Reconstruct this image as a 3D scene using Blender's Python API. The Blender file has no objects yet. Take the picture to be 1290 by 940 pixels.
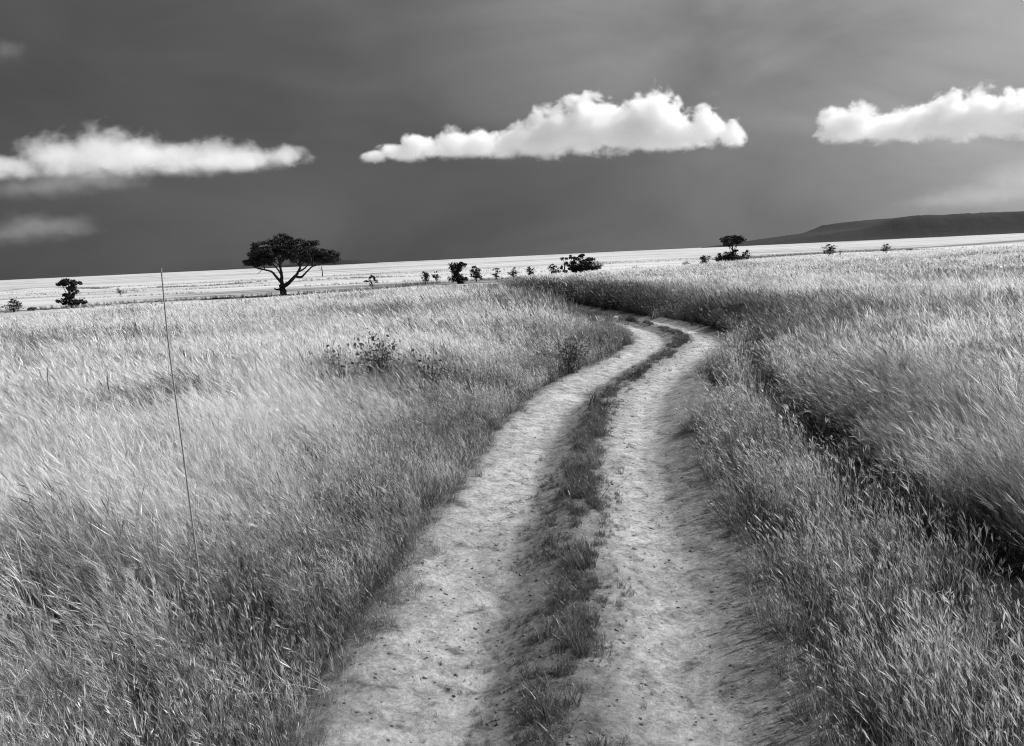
import bpy, math, random
import numpy as np

R = math.radians
rng = np.random.default_rng(7)
scene = bpy.context.scene
COL = scene.collection

# ------------------------------------------------------------------ camera
CAM_H = 2.6
PITCH, ROLL = R(8.26), R(2.66)
FPX = 645 / math.tan(R(32.5))


def ray(u, v):
    """direction of a photograph pixel (1290 x 940)"""
    x, y = (u - 645) / FPX, -(v - 470) / FPX
    c, s = math.cos(-ROLL), math.sin(-ROLL)
    X, Y = c * x - s * y, s * x + c * y
    return np.array([X, math.cos(PITCH) + Y * math.sin(PITCH), Y * math.cos(PITCH) - math.sin(PITCH)])


def on_ground(u, v, z=0.0):
    d = ray(u, v)
    t = (z - CAM_H) / d[2]
    return d[0] * t, d[1] * t


def at_depth(u, v, y):
    d = ray(u, v)
    t = y / d[1]
    return d[0] * t, y, CAM_H + d[2] * t


import mathutils
cd = bpy.data.cameras.new('camera')
cam = bpy.data.objects.new('camera', cd)
COL.objects.link(cam)
cam.matrix_world = (mathutils.Matrix.Translation((0, 0, CAM_H)) @ mathutils.Matrix.Rotation(R(90) - PITCH, 4, 'X')
                    @ mathutils.Matrix.Rotation(-ROLL, 4, 'Z'))
cd.sensor_width = 36
cd.lens = 18 / math.tan(R(32.5))
cd.clip_start, cd.clip_end = 0.05, 60000
scene.camera = cam

# ------------------------------------------------------------------ noise helpers
def vnoise(x, y, seed=0):
    xi, yi = np.floor(x).astype(np.int64), np.floor(y).astype(np.int64)
    fx, fy = x - xi, y - yi
    fx, fy = fx * fx * (3 - 2 * fx), fy * fy * (3 - 2 * fy)

    def h(a, b):
        n = (a * 374761393 + b * 668265263 + seed * 1442695041) & 0xffffffff
        n = ((n ^ (n >> 13)) * 1274126177) & 0xffffffff
        n = n ^ (n >> 16)
        return (n & 0xffff) / 65535.0
    a, b, c, d = h(xi, yi), h(xi + 1, yi), h(xi, yi + 1), h(xi + 1, yi + 1)
    return (a * (1 - fx) + b * fx) * (1 - fy) + (c * (1 - fx) + d * fx) * fy


def fbm(x, y, seed=0, octv=4):
    s, a, t = 0, 1.0, 0
    for k in range(octv):
        s = s + a * vnoise(x * 2 ** k, y * 2 ** k, seed + k * 17)
        t += a
        a *= .5
    return s / t


def sstep(a, b, x):
    t = np.clip((x - a) / (b - a), 0, 1)
    return t * t * (3 - 2 * t)


# ------------------------------------------------------------------ track centre line
CP = np.array([(0.05, -14), (0.1, -6), (0.12, 0), (0.2, 4), (0.35, 5.5), (0.62, 7.9), (0.86, 9.7), (1.12, 11.3), (1.47, 13.2),
               (2.03, 15.2), (2.9, 17.5), (4.1, 20.3), (4.85, 22.5), (5.05, 24.7), (4.7, 27), (3.75, 30), (2.2, 36),
               (0.9, 46), (-1, 60), (-4.5, 80)], float)


def catmull(P, n=40):
    out = []
    Q = np.vstack([2 * P[0] - P[1], P, 2 * P[-1] - P[-2]])
    for i in range(1, len(Q) - 2):
        p0, p1, p2, p3 = Q[i - 1:i + 3]
        t = np.linspace(0, 1, n, endpoint=False)[:, None]
        out.append(.5 * (2 * p1 + (p2 - p0) * t + (2 * p0 - 5 * p1 + 4 * p2 - p3) * t ** 2 + (-p0 + 3 * p1 - 3 * p2 + p3) * t ** 3))
    return np.vstack(out + [P[-1:]])


CL = catmull(CP)
for _ in range(60):
    CL[1:-1] = .5 * CL[1:-1] + .25 * (CL[:-2] + CL[2:])
_seg = np.linalg.norm(np.diff(CL, axis=0), axis=1)
CS = np.concatenate([[0], np.cumsum(_seg)])
TAN = np.gradient(CL, axis=0)
TAN /= np.linalg.norm(TAN, axis=1)[:, None]


def track_sd(x, y):
    """signed distance to the centre line (right positive) and arc length"""
    x, y = np.asarray(x, float).ravel(), np.asarray(y, float).ravel()
    d, s = np.full(x.shape, 1e3), np.zeros(x.shape)
    near = np.where((np.abs(x) < 40) & (y > -40) & (y < 110))[0]
    for a in range(0, len(near), 20000):
        k = near[a:a + 20000]
        dx, dy = x[k, None] - CL[None, :, 0], y[k, None] - CL[None, :, 1]
        i = np.argmin(dx * dx + dy * dy, axis=1)
        ar = np.arange(len(k))
        t = TAN[i]
        dd = np.hypot(dx[ar, i], dy[ar, i])
        sg = np.sign(dx[ar, i] * t[:, 1] - dy[ar, i] * t[:, 0])
        d[k], s[k] = dd * sg, CS[i]
    return d, s


# ------------------------------------------------------------------ terrain height
PLAIN_Z = -3.0
_AZ = np.radians([-180, -60, -32, -16, -4, 13, 32, 60, 180])
_CR = np.array([38, 37, 37.5, 42.5, 50, 80, 113, 125, 38.])


def crest(x, y):
    az = np.arctan2(x, y)
    return np.interp(az, _AZ, _CR) + 2.5 * np.sin(az * 23) + 1.5 * np.sin(az * 41 + 1)


def drop(x, y):
    r = np.hypot(x, y)
    C = crest(x, y)
    return sstep(0, 1, (r - C * 0.96) / (C * 1.05))


def height(x, y):
    x, y = np.asarray(x, float), np.asarray(y, float)
    r = np.hypot(x, y)
    p = drop(x, y)
    z = PLAIN_Z * p
    z = z + (fbm(x / 9, y / 9, 3, 3) - .5) * .22 * (1 - p) * sstep(3, 14, r)
    z = z + .28 * np.exp(-((x - 1.2) ** 2 + (y - 28.5) ** 2) / 16) + .25 * np.exp(-((x + .3) ** 2 + (y - 36) ** 2) / 30)
    z = z + (fbm(x / 160, y / 60, 11, 3) - .5) * 1.0 * sstep(150, 500, r)
    z = z + (fbm(x / 700, y / 300, 21, 3) - .5) * 3.0 * sstep(600, 2500, r)
    return z


def height_s(x, y):
    return float(height(np.array([x]), np.array([y]))[0])


def obj(name, mesh, parent=None, mat=None, loc=None):
    o = bpy.data.objects.new(name, mesh)
    COL.objects.link(o)
    if parent:
        o.parent = parent
    if mat:
        mesh.materials.append(mat)
    if loc is not None:
        o.location = loc
    return o


def tag(o, label=None, cat=None, group=None, kind=None):
    for k, v in (('label', label), ('category', cat), ('group', group), ('kind', kind)):
        if v:
            o[k] = v
    return o


def empty(name, loc, label, cat, group=None):
    o = bpy.data.objects.new(name, None)
    COL.objects.link(o)
    o.location = loc
    o.empty_display_size = .3
    return tag(o, label, cat, group)


def mesh_np(name, V, F, attrs=None, smooth=False):
    """V (n,3); F list of int arrays of equal width"""
    V = np.asarray(V, np.float32)
    me = bpy.data.meshes.new(name)
    me.vertices.add(len(V))
    me.vertices.foreach_set('co', V.ravel())
    F = [np.asarray(f, np.int32) for f in F if len(f)]
    nl = sum(f.size for f in F)
    npoly = sum(len(f) for f in F)
    if npoly:
        me.loops.add(nl)
        me.polygons.add(npoly)
        me.loops.foreach_set('vertex_index', np.concatenate([f.ravel() for f in F]))
        tot = np.concatenate([np.full(len(f), f.shape[1], np.int32) for f in F])
        me.polygons.foreach_set('loop_start', np.concatenate([[0], np.cumsum(tot)[:-1]]).astype(np.int32))
        me.polygons.foreach_set('loop_total', tot)
        me.polygons.foreach_set('use_smooth', np.full(npoly, smooth))
    for k, v in (attrs or {}).items():
        v = np.asarray(v)
        if v.ndim == 2:
            a = me.attributes.new(k, 'FLOAT_VECTOR', 'POINT')
            a.data.foreach_set('vector', v.astype(np.float32).ravel())
        elif v.dtype.kind == 'i':
            a = me.attributes.new(k, 'INT', 'POINT')
            a.data.foreach_set('value', v.astype(np.int32))
        else:
            a = me.attributes.new(k, 'FLOAT', 'POINT')
            a.data.foreach_set('value', v.astype(np.float32))
    me.update()
    me.validate()
    return me


def grid_faces(nr, nc, wrap=False):
    i, j = np.meshgrid(np.arange(nr - 1), np.arange(nc if wrap else nc - 1), indexing='ij')
    j2 = (j + 1) % nc
    return np.stack([i * nc + j, i * nc + j2, (i + 1) * nc + j2, (i + 1) * nc + j], -1).reshape(-1, 4)


# ------------------------------------------------------------------ material helpers
def new_mat(name):
    m = bpy.data.materials.new(name)
    m.use_nodes = True
    nt = m.node_tree
    nt.nodes.clear()
    return m, nt


class NT:
    def __init__(s, nt):
        s.nt = nt

    def n(s, t, **kw):
        nd = s.nt.nodes.new(t)
        for k, v in kw.items():
            if k.startswith('_'):
                setattr(nd, k[1:], v)
            else:
                key = int(k[1:]) if k[0] == 'i' and k[1:].isdigit() else k.replace('0', ' ')
                s.set(nd.inputs[key], v)
        return nd

    def set(s, sock, v):
        if isinstance(v, bpy.types.NodeSocket):
            s.nt.links.new(v, sock)
        else:
            sock.default_value = v

    def math(s, op, a, b=None, c=None, clamp=False):
        nd = s.nt.nodes.new('ShaderNodeMath')
        nd.operation = op
        nd.use_clamp = clamp
        for i, v in enumerate((a, b, c)):
            if v is not None:
                s.set(nd.inputs[i], v)
        return nd.outputs[0]

    def vmath(s, op, a, b=None, out=0):
        nd = s.nt.nodes.new('ShaderNodeVectorMath')
        nd.operation = op
        s.set(nd.inputs[0], a)
        if b is not None:
            s.set(nd.inputs[1], b)
        return nd.outputs[out]

    def ramp(s, fac, stops, interp='LINEAR'):
        nd = s.nt.nodes.new('ShaderNodeValToRGB')
        cr = nd.color_ramp
        cr.interpolation = interp
        while len(cr.elements) < len(stops):
            cr.elements.new(.5)
        for e, (p, v) in zip(cr.elements, stops):
            e.position = p
            e.color = (v, v, v, 1)
        s.set(nd.inputs[0], fac)
        return nd.outputs[0]

    def noise(s, vec, scale, detail=4, rough=.55, dist=0):
        nd = s.nt.nodes.new('ShaderNodeTexNoise')
        s.set(nd.inputs['Vector'], vec)
        nd.inputs['Scale'].default_value = scale
        nd.inputs['Detail'].default_value = detail
        nd.inputs['Roughness'].default_value = rough
        nd.inputs['Distortion'].default_value = dist
        return nd.outputs[0]

    def mapr(s, v, a, b, c, d):
        nd = s.nt.nodes.new('ShaderNodeMapRange')
        s.set(nd.inputs[0], v)
        for i, q in enumerate((a, b, c, d)):
            s.set(nd.inputs[i + 1], q)
        return nd.outputs[0]

    def scaled(s, vec, sc):
        return s.vmath('MULTIPLY', vec, sc)


def principled(t, color, rough=.9, spec=.2, normal=None):
    b = t.nt.nodes.new('ShaderNodeBsdfPrincipled')
    t.set(b.inputs['Base Color'], color)
    t.set(b.inputs['Roughness'], rough)
    b.inputs['Specular IOR Level'].default_value = spec
    if normal is not None:
        t.set(b.inputs['Normal'], normal)
    return b


def out(t, surf=None, vol=None):
    o = t.nt.nodes.new('ShaderNodeOutputMaterial')
    if surf is not None:
        t.nt.links.new(surf, o.inputs['Surface'])
    if vol is not None:
        t.nt.links.new(vol, o.inputs['Volume'])


def bump(t, h, strength, dist):
    b = t.nt.nodes.new('ShaderNodeBump')
    b.inputs['Strength'].default_value = strength
    b.inputs['Distance'].default_value = dist
    t.set(b.inputs['Height'], h)
    return b.outputs[0]


# ------------------------------------------------------------------ materials
SUN_AZ, SUN_EL = R(68), R(43)
SUN = np.array([math.sin(SUN_AZ) * math.cos(SUN_EL), math.cos(SUN_AZ) * math.cos(SUN_EL), math.sin(SUN_EL)])


def mat_ground():
    m, nt = new_mat('savanna_ground')
    t = NT(nt)
    pos = t.n('ShaderNodeNewGeometry').outputs['Position']
    plain = t.n('ShaderNodeAttribute', _attribute_name='plain').outputs['Fac']
    gully_shade = t.n('ShaderNodeAttribute', _attribute_name='gully_shade').outputs['Fac']
    soil = t.ramp(t.noise(pos, 1.3, 8, .65), [(.3, .10), (.7, .22)])
    # dry pale grass of the plain with greener, darker streaks along the drainage lines
    st = t.noise(t.scaled(pos, (.006, .028, .1)), 1.0, 6, .6, .6)
    st2 = t.noise(t.scaled(pos, (.05, .14, .1)), 1.0, 6, .65, .4)
    st3 = t.noise(t.scaled(pos, (.0011, .006, .1)), 1.0, 5, .6, .4)
    s = t.math('ADD', t.math('MULTIPLY', st, .5), t.math('MULTIPLY', st2, .25))
    s = t.math('ADD', s, t.math('MULTIPLY', st3, .25))
    pg = t.ramp(s, [(.38, .16), (.44, .34), (.49, .48), (.54, .56), (.62, .63)])
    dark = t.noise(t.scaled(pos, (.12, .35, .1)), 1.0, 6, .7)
    pg = t.n('ShaderNodeMix', _data_type='FLOAT', Factor=t.math('MULTIPLY', gully_shade, t.mapr(dark, .3, .6, .35, 1.0)), A=pg, B=.09).outputs[0]  # shading of the slope and gullies painted dark into the plain colour
    c = t.n('ShaderNodeMix', _data_type='FLOAT', Factor=plain, A=soil, B=pg).outputs[0]
    nb = bump(t, t.noise(pos, 14, 6, .7), .6, .05)
    out(t, principled(t, c, .95, .1, nb).outputs[0])
    return m


def mat_track():
    m, nt = new_mat('dusty_track')
    t = NT(nt)
    pos = t.n('ShaderNodeNewGeometry').outputs['Position']
    uvt = t.n('ShaderNodeAttribute', _attribute_name='across').outputs['Fac']
    big = t.noise(pos, .8, 6, .65, .3)
    mid = t.noise(pos, 5.5, 8, .72, .4)
    fine = t.noise(pos, 26, 8, .78)
    grain = t.noise(pos, 160, 3, .7)
    c = t.ramp(big, [(.3, .24), (.7, .38)])
    c = t.math('MULTIPLY', c, t.ramp(mid, [(.34, .42), (.42, .8), (.5, 1.05), (.62, 1.35)]))
    c = t.math('MULTIPLY', c, t.mapr(fine, .3, .7, .55, 1.4))
    c = t.math('MULTIPLY', c, t.mapr(grain, .3, .7, .85, 1.15))
    # worn pale wheel paths, darker earth on crown and sides; shade of left-facing rut walls painted in
    worn_shade = t.ramp(uvt, [(.0, .45), (.10, .66), (.17, 1.2), (.24, 1.4), (.325, 1.22), (.36, .7), (.46, .48), (.53, .7), (.61, 1.2), (.68, 1.42), (.74, 1.2), (.79, .78), (.89, .66), (.95, .45)])
    c = t.math('MULTIPLY', c, worn_shade)
    # dark crumbs of dung and leaf litter
    vo = t.n('ShaderNodeTexVoronoi', Vector=pos, Scale=17.0, Randomness=1.0)
    sel = t.math('GREATER_THAN', t.n('ShaderNodeSeparateColor', i0=vo.outputs['Color']).outputs[0], t.mapr(mid, .35, .6, .45, .9))
    spot = t.math('LESS_THAN', t.math('ADD', vo.outputs['Distance'], t.math('MULTIPLY', t.math('SUBTRACT', fine, .5), .6)), .2)
    c = t.math('MULTIPLY', c, t.mapr(t.math('MULTIPLY', sel, spot), 0, 1, 1, .3))
    h = t.math('ADD', t.math('MULTIPLY', fine, .7), t.math('MULTIPLY', grain, .2))
    h = t.math('ADD', h, t.math('MULTIPLY', mid, .9))
    nb = bump(t, h, 1.0, .045)
    out(t, principled(t, c, .95, .1, nb).outputs[0])
    return m


def mat_grass(name, gain, lo, hi, transl=.35, patch=(.06, .1), plo=.55, phi=1.15):
    m, nt = new_mat(name)
    t = NT(nt)
    pos = t.n('ShaderNodeNewGeometry').outputs['Position']
    tone = t.n('ShaderNodeAttribute', _attribute_name='tone').outputs['Fac']
    tint = t.n('ShaderNodeAttribute', _attribute_name='tint', _attribute_type='INSTANCER').outputs['Fac']
    n1 = t.noise(t.scaled(pos, (patch[0], patch[1], 0)), 1.0, 5, .65)
    p = t.mapr(n1, .39, .6, plo, phi)
    n2 = t.noise(t.scaled(pos, (patch[0] * 6, patch[1] * 6, 0)), 1.0, 4, .6)
    p = t.math('MULTIPLY', p, t.mapr(n2, .36, .64, .58, 1.3))
    c = t.math('MULTIPLY', t.math('MULTIPLY', tone, tint), t.math('MULTIPLY', p, gain))
    c = t.math('MINIMUM', t.math('MAXIMUM', c, lo), hi)
    d = principled(t, c, .42, .6)
    tr = t.n('ShaderNodeBsdfTranslucent', Color=c)
    mx = t.n('ShaderNodeMixShader', i0=transl, i1=d.outputs[0], i2=tr.outputs[0])
    out(t, mx.outputs[0])
    return m


def mat_leaf(name, a, b, transl=.2):
    m, nt = new_mat(name)
    t = NT(nt)
    tone = t.n('ShaderNodeAttribute', _attribute_name='tone').outputs['Fac']
    c = t.mapr(tone, 0, 1, a, b)
    d = principled(t, c, .55, .3)
    tr = t.n('ShaderNodeBsdfTranslucent', Color=c)
    out(t, t.n('ShaderNodeMixShader', i0=transl, i1=d.outputs[0], i2=tr.outputs[0]).outputs[0])
    return m


def mat_noise(name, a, b, scale, rough=.9, bmp=.4):
    m, nt = new_mat(name)
    t = NT(nt)
    pos = t.n('ShaderNodeNewGeometry').outputs['Position']
    nz = t.noise(pos, scale, 6, .65)
    c = t.ramp(nz, [(.3, a), (.7, b)])
    out(t, principled(t, c, rough, .2, bump(t, nz, bmp, .5 / scale)).outputs[0])
    return m


M_GROUND, M_TRACK = mat_ground(), mat_track()
M_TALL = mat_grass('dry_tall_grass', 2.0, .02, .86, .42, patch=(.075, .2), plo=.34, phi=1.25)
M_VERGE = mat_grass('green_verge_grass', .78, .02, .75, .35, patch=(.3, .3), plo=.5, phi=1.2)
M_STRIP = mat_grass('crown_grass', .42, .015, .7, .3, patch=(.6, .6), plo=.45, phi=1.3)
M_ACACIA = mat_leaf('acacia_leaves', .012, .035, .12)
M_BUSH = mat_leaf('bush_leaves', .014, .045, .12)
M_GREYBUSH = mat_leaf('grey_bush_leaves', .05, .12)
M_SHRUB = mat_leaf('shrub_leaves', .05, .3)
M_BARK = mat_noise('bark', .02, .06, 6)
M_HILL = mat_noise('hill_scrub', .015, .026, .03, .95, .08)
M_ROD = mat_noise('weathered_rod', .3, .42, 40, .6, .1)
M_CLOD = mat_noise('clods', .05, .22, 8)

# ------------------------------------------------------------------ ground
def build_ground():
    rr = np.concatenate([[.3], .8 * 1.026 ** np.arange(0, 385)])
    rr = rr[rr < 15000]
    na = 900
    # finer spacing ahead of the camera
    w = np.linspace(-math.pi, math.pi, na, endpoint=False)
    th = w - .62 * np.sin(w)
    Rg, Tg = np.meshgrid(rr, th, indexing='ij')
    x, y = Rg * np.sin(Tg), Rg * np.cos(Tg)
    z = height(x, y)
    d, s = track_sd(x, y)
    d = np.abs(d.reshape(x.shape))
    z = z - .3 * (1 - sstep(1.3, 1.75, d)) * (np.hypot(x, y) < 90)
    V = np.stack([x, y, z], -1).reshape(-1, 3)
    F = grid_faces(len(rr), na, wrap=True)[:, ::-1]
    V = np.vstack([V, [[0, 0, -.3]]])
    c = len(V) - 1
    k = np.arange(na)
    tri = np.stack([k, (k + 1) % na, np.full(na, c)], -1)[:, ::-1]
    p = drop(x, y).ravel()
    plain = sstep(.0, .12, p)
    # slope shading at the foot of the rise, painted as dark gully bands
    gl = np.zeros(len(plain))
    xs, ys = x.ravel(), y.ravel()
    for line, wd in GULLY_SHADES:
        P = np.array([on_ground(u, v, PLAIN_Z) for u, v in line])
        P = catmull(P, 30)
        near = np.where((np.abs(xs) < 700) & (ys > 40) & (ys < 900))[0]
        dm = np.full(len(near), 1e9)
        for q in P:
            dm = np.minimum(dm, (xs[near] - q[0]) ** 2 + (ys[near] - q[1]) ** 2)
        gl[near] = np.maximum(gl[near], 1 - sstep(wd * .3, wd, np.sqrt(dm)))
    me = mesh_np('ground', V, [F, tri], {'plain': np.append(plain, 0), 'gully_shade': np.append(gl, 0)}, True)
    return tag(obj('ground', me, mat=M_GROUND), kind='structure')


GULLY_SHADES = [
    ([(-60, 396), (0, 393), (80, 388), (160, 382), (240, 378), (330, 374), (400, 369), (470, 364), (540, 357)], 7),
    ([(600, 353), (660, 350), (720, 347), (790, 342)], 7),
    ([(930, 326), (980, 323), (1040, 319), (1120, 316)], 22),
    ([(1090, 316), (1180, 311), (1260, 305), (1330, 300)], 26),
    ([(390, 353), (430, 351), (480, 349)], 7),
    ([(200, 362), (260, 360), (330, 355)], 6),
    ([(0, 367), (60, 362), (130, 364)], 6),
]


def gully_shade(xs, ys):
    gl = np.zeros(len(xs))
    for line, wd in GULLY_SHADES:
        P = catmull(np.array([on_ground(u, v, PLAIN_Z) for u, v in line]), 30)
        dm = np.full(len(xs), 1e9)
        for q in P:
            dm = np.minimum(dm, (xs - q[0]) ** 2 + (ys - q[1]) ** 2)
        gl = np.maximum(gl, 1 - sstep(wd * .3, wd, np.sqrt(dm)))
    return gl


ground = build_ground()


# ------------------------------------------------------------------ track
PT = np.array([(-1.8, -.12), (-1.5, .05), (-1.3, .06), (-1.0, .0), (-.6, -.055), (-.48, -.05), (-.15, .04), (.1, .045), (.4, .0), (.7, -.055),
               (.92, -.045), (1.3, .04), (1.5, .08), (1.8, -.12)])


def rut(t):
    return np.interp(t, PT[:, 0], PT[:, 1])


_tt = np.linspace(-1.9, 1.9, 400)
_pp = np.interp(_tt, PT[:, 0], PT[:, 1])
for _ in range(12):
    _pp[1:-1] = .5 * _pp[1:-1] + .25 * (_pp[:-2] + _pp[2:])


def rut(t):
    return np.interp(t, _tt, _pp)


def track_z(x, y, d, s):
    z = height(x, y) + rut(d) + .004
    z = z + (fbm(x * 1.4, y * 1.4, 31, 3) - .5) * .06 + (fbm(x * 7, y * 9, 41, 4) - .5) * .02
    return z


def build_track():
    ss = [CS[0]]
    while ss[-1] < CS[-1] - 8:
        yy = np.interp(ss[-1], CS, CL[:, 1])
        ss.append(ss[-1] + float(np.clip(.0042 * max(abs(yy), 1), .018, .25)) if yy > 1 else ss[-1] + .12)
    ss = np.array(ss)
    tt = np.linspace(-1.78, 1.78, 170)
    cx, cy = np.interp(ss, CS, CL[:, 0]), np.interp(ss, CS, CL[:, 1])
    tx, ty = np.interp(ss, CS, TAN[:, 0]), np.interp(ss, CS, TAN[:, 1])
    x = cx[:, None] + ty[:, None] * tt
    y = cy[:, None] - tx[:, None] * tt
    D = np.broadcast_to(tt, x.shape)
    z = track_z(x, y, D, ss[:, None])
    wob = (fbm(x * .7, y * .7, 77, 3) - .5) * .25
    ac = np.clip((D + wob + 1.78) / 3.56, 0, 1)
    me = mesh_np('dirt_track', np.stack([x, y, z], -1).reshape(-1, 3), [grid_faces(len(ss), len(tt))[:, ::-1]], {'across': ac.ravel()}, True)
    return tag(obj('dirt_track', me, mat=M_TRACK), kind='structure')


track = build_track()

# ------------------------------------------------------------------ grass tufts
def strips(base, az, lean0, wind, droop, L, W, tone, nseg=4, twist=None):
    """many tapered blades at once; returns V,F,tone. wind pushes the tips towards -X"""
    n = len(L)
    t = np.linspace(0, 1, nseg + 1)[None, :]
    hx, hy = np.cos(az)[:, None], np.sin(az)[:, None]
    out_ = (np.sin(lean0)[:, None] * t + droop[:, None] * t ** 2.2) * L[:, None]
    px = base[:, 0:1] + hx * out_ - wind[:, None] * L[:, None] * t ** 2.1
    py = base[:, 1:2] + hy * out_
    hz = np.sqrt(np.clip(1 - (np.sin(lean0)[:, None] * t + droop[:, None] * t + wind[:, None] * t) ** 2 * .6, .08, 1))
    pz = base[:, 2:3] + L[:, None] * t * hz
    tw = (az + math.pi / 2 if twist is None else twist)[:, None]
    w = W[:, None] * np.where(t < .99, (1 - t * .75), .12) * .5
    wx, wy = np.cos(tw) * w, np.sin(tw) * w
    A = np.stack([px - wx, py - wy, pz], -1)
    B = np.stack([px + wx, py + wy, pz], -1)
    V = np.stack([A, B], 2).reshape(-1, 3)
    i = np.arange(n)[:, None] * (nseg + 1) * 2 + np.arange(nseg)[None, :] * 2
    F = np.stack([i, i + 1, i + 3, i + 2], -1).reshape(-1, 4)
    tip = np.stack([px[:, -1], py[:, -1], pz[:, -1]], -1)
    pre = np.stack([px[:, -2], py[:, -2], pz[:, -2]], -1)
    return V, F, np.repeat(tone, (nseg + 1) * 2), tip, pre


def join(parts):
    Vs, Fs, Ts, o = [], [], [], 0
    for V, F, T in parts:
        Vs.append(V)
        Fs.append(F + o)
        Ts.append(T)
        o += len(V)
    return np.vstack(Vs), np.vstack(Fs), np.concatenate(Ts)


def tuft(rg, nleaf, nstalk, radius, hl, hs, wl, ws, leaf_tone, stalk_tone, head_tone, wind, head=True, spike=5, head_len=.16, nseg=4):
    P = []
    cl_az, cl_w = rg.uniform(0, 6.28), rg.uniform(.75, 1.25)

    def disk(n):
        a, r = rg.uniform(0, 2 * math.pi, n), radius * np.sqrt(rg.uniform(0, 1, n))
        return np.stack([r * np.cos(a), r * np.sin(a), np.full(n, -.03)], -1)
    if nleaf:
        n = nleaf
        V, F, T, _, _ = strips(disk(n), rg.uniform(0, 6.28, n), rg.uniform(.05, .5, n), wind * rg.uniform(.3, 1.1, n), rg.uniform(.05, .5, n),
                               hl * rg.uniform(.5, 1.1, n), wl * rg.uniform(.7, 1.3, n), leaf_tone * np.exp(rg.normal(-.15, .55, n)), nseg, rg.uniform(0, 6.28, n))
        P.append((V, F, T))
    if nstalk:
        n = nstalk
        L = hs * rg.uniform(.5, 1.1, n)
        V, F, T, tip, pre = strips(disk(n), cl_az + rg.normal(0, 1.3, n), np.abs(rg.normal(.08, .13, n)), wind * cl_w * rg.uniform(.35, 1.35, n), np.abs(rg.normal(0, .1, n)),
                                   L, ws * rg.uniform(.8, 1.2, n), stalk_tone * np.exp(rg.normal(-.05, .4, n)), nseg, rg.uniform(0, 6.28, n))
        P.append((V, F, T))
        if head:
            dr = tip - pre
            dr /= np.linalg.norm(dr, axis=1)[:, None]
            for k in range(spike):
                f = rg.uniform(.2, .9, n)
                b = tip - dr * (head_len * f)[:, None] * (hs / .9)
                a = rg.uniform(0, 6.28, n)
                l = head_len * rg.uniform(.35, .8, n) * (hs / .9)
                w = ws * rg.uniform(1.3, 2.3, n)
                d2 = dr + np.stack([np.cos(a) * .24 - .2, np.sin(a) * .24, rg.uniform(-.4, .15, n)], -1)
                d2 /= np.linalg.norm(d2, axis=1)[:, None]
                sd = np.cross(d2, rg.normal(size=(n, 3)))
                sd /= np.linalg.norm(sd, axis=1)[:, None] + 1e-6
                q0, q2 = b, b + d2 * l[:, None]
                m = b + d2 * (l * .45)[:, None]
                q1, q3 = m + sd * (w * .5)[:, None], m - sd * (w * .5)[:, None]
                V = np.stack([q0, q1, q2, q3], 1).reshape(-1, 3)
                F = np.arange(4 * n).reshape(n, 4)
                P.append((V, F, np.repeat(head_tone * rg.uniform(.7, 1.3, n), 4)))
    return join(P)


def tuft_collection(name, n, mat, **kw):
    c = bpy.data.collections.new(name)
    for i in range(n):
        rg = np.random.default_rng(sum(map(ord, name)) * 31 + i)
        V, F, T = tuft(rg, **kw)
        me = mesh_np('%s_%02d' % (name, i), V, [F], {'tone': T})
        me.materials.append(mat)
        c.objects.link(bpy.data.objects.new('%s_%02d' % (name, i), me))
    return c


def scatter_object(name, label, cat, sets):
    """one stuff object; sets: list of (points, rotations, scales, index, tint, collection)"""
    pts = np.vstack([s[0] for s in sets])
    rot = np.vstack([s[1] for s in sets])
    scl = np.vstack([s[2] for s in sets])
    tint = np.concatenate([s[4] for s in sets])
    idx = np.concatenate([s[3] for s in sets]).astype(np.int64)
    which = np.concatenate([np.full(len(s[0]), k, np.int64) for k, s in enumerate(sets)])
    me = mesh_np(name, pts, [], {'rot': rot, 'scl': scl, 'tint': tint, 'idx': idx, 'which': which})
    o = obj(name, me)
    ng = bpy.data.node_groups.new(name + '_scatter', 'GeometryNodeTree')
    ng.interface.new_socket('Geometry', in_out='INPUT', socket_type='NodeSocketGeometry')
    ng.interface.new_socket('Geometry', in_out='OUTPUT', socket_type='NodeSocketGeometry')
    N, L = ng.nodes, ng.links
    gi, go, jn = N.new('NodeGroupInput'), N.new('NodeGroupOutput'), N.new('GeometryNodeJoinGeometry')

    def attr(nm, tp):
        a = N.new('GeometryNodeInputNamedAttribute')
        a.data_type = tp
        a.inputs['Name'].default_value = nm
        return a.outputs['Attribute']
    for k, s in enumerate(sets):
        ci = N.new('GeometryNodeCollectionInfo')
        ci.inputs['Collection'].default_value = s[5]
        ci.inputs['Separate Children'].default_value = True
        ci.inputs['Reset Children'].default_value = True
        ip = N.new('GeometryNodeInstanceOnPoints')
        cmp_ = N.new('FunctionNodeCompare')
        cmp_.data_type, cmp_.operation = 'INT', 'EQUAL'
        L.new(attr('which', 'INT'), cmp_.inputs[2])
        cmp_.inputs[3].default_value = k
        L.new(gi.outputs[0], ip.inputs['Points'])
        L.new(cmp_.outputs[0], ip.inputs['Selection'])
        L.new(ci.outputs[0], ip.inputs['Instance'])
        ip.inputs['Pick Instance'].default_value = True
        L.new(attr('idx', 'INT'), ip.inputs['Instance Index'])
        e2r = N.new('FunctionNodeEulerToRotation')
        L.new(attr('rot', 'FLOAT_VECTOR'), e2r.inputs[0])
        L.new(e2r.outputs[0], ip.inputs['Rotation'])
        L.new(attr('scl', 'FLOAT_VECTOR'), ip.inputs['Scale'])
        L.new(ip.outputs[0], jn.inputs[0])
    L.new(jn.outputs[0], go.inputs[0])
    md = o.modifiers.new('scatter', 'NODES')
    md.node_group = ng
    return tag(o, label, cat, kind='stuff')


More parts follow.
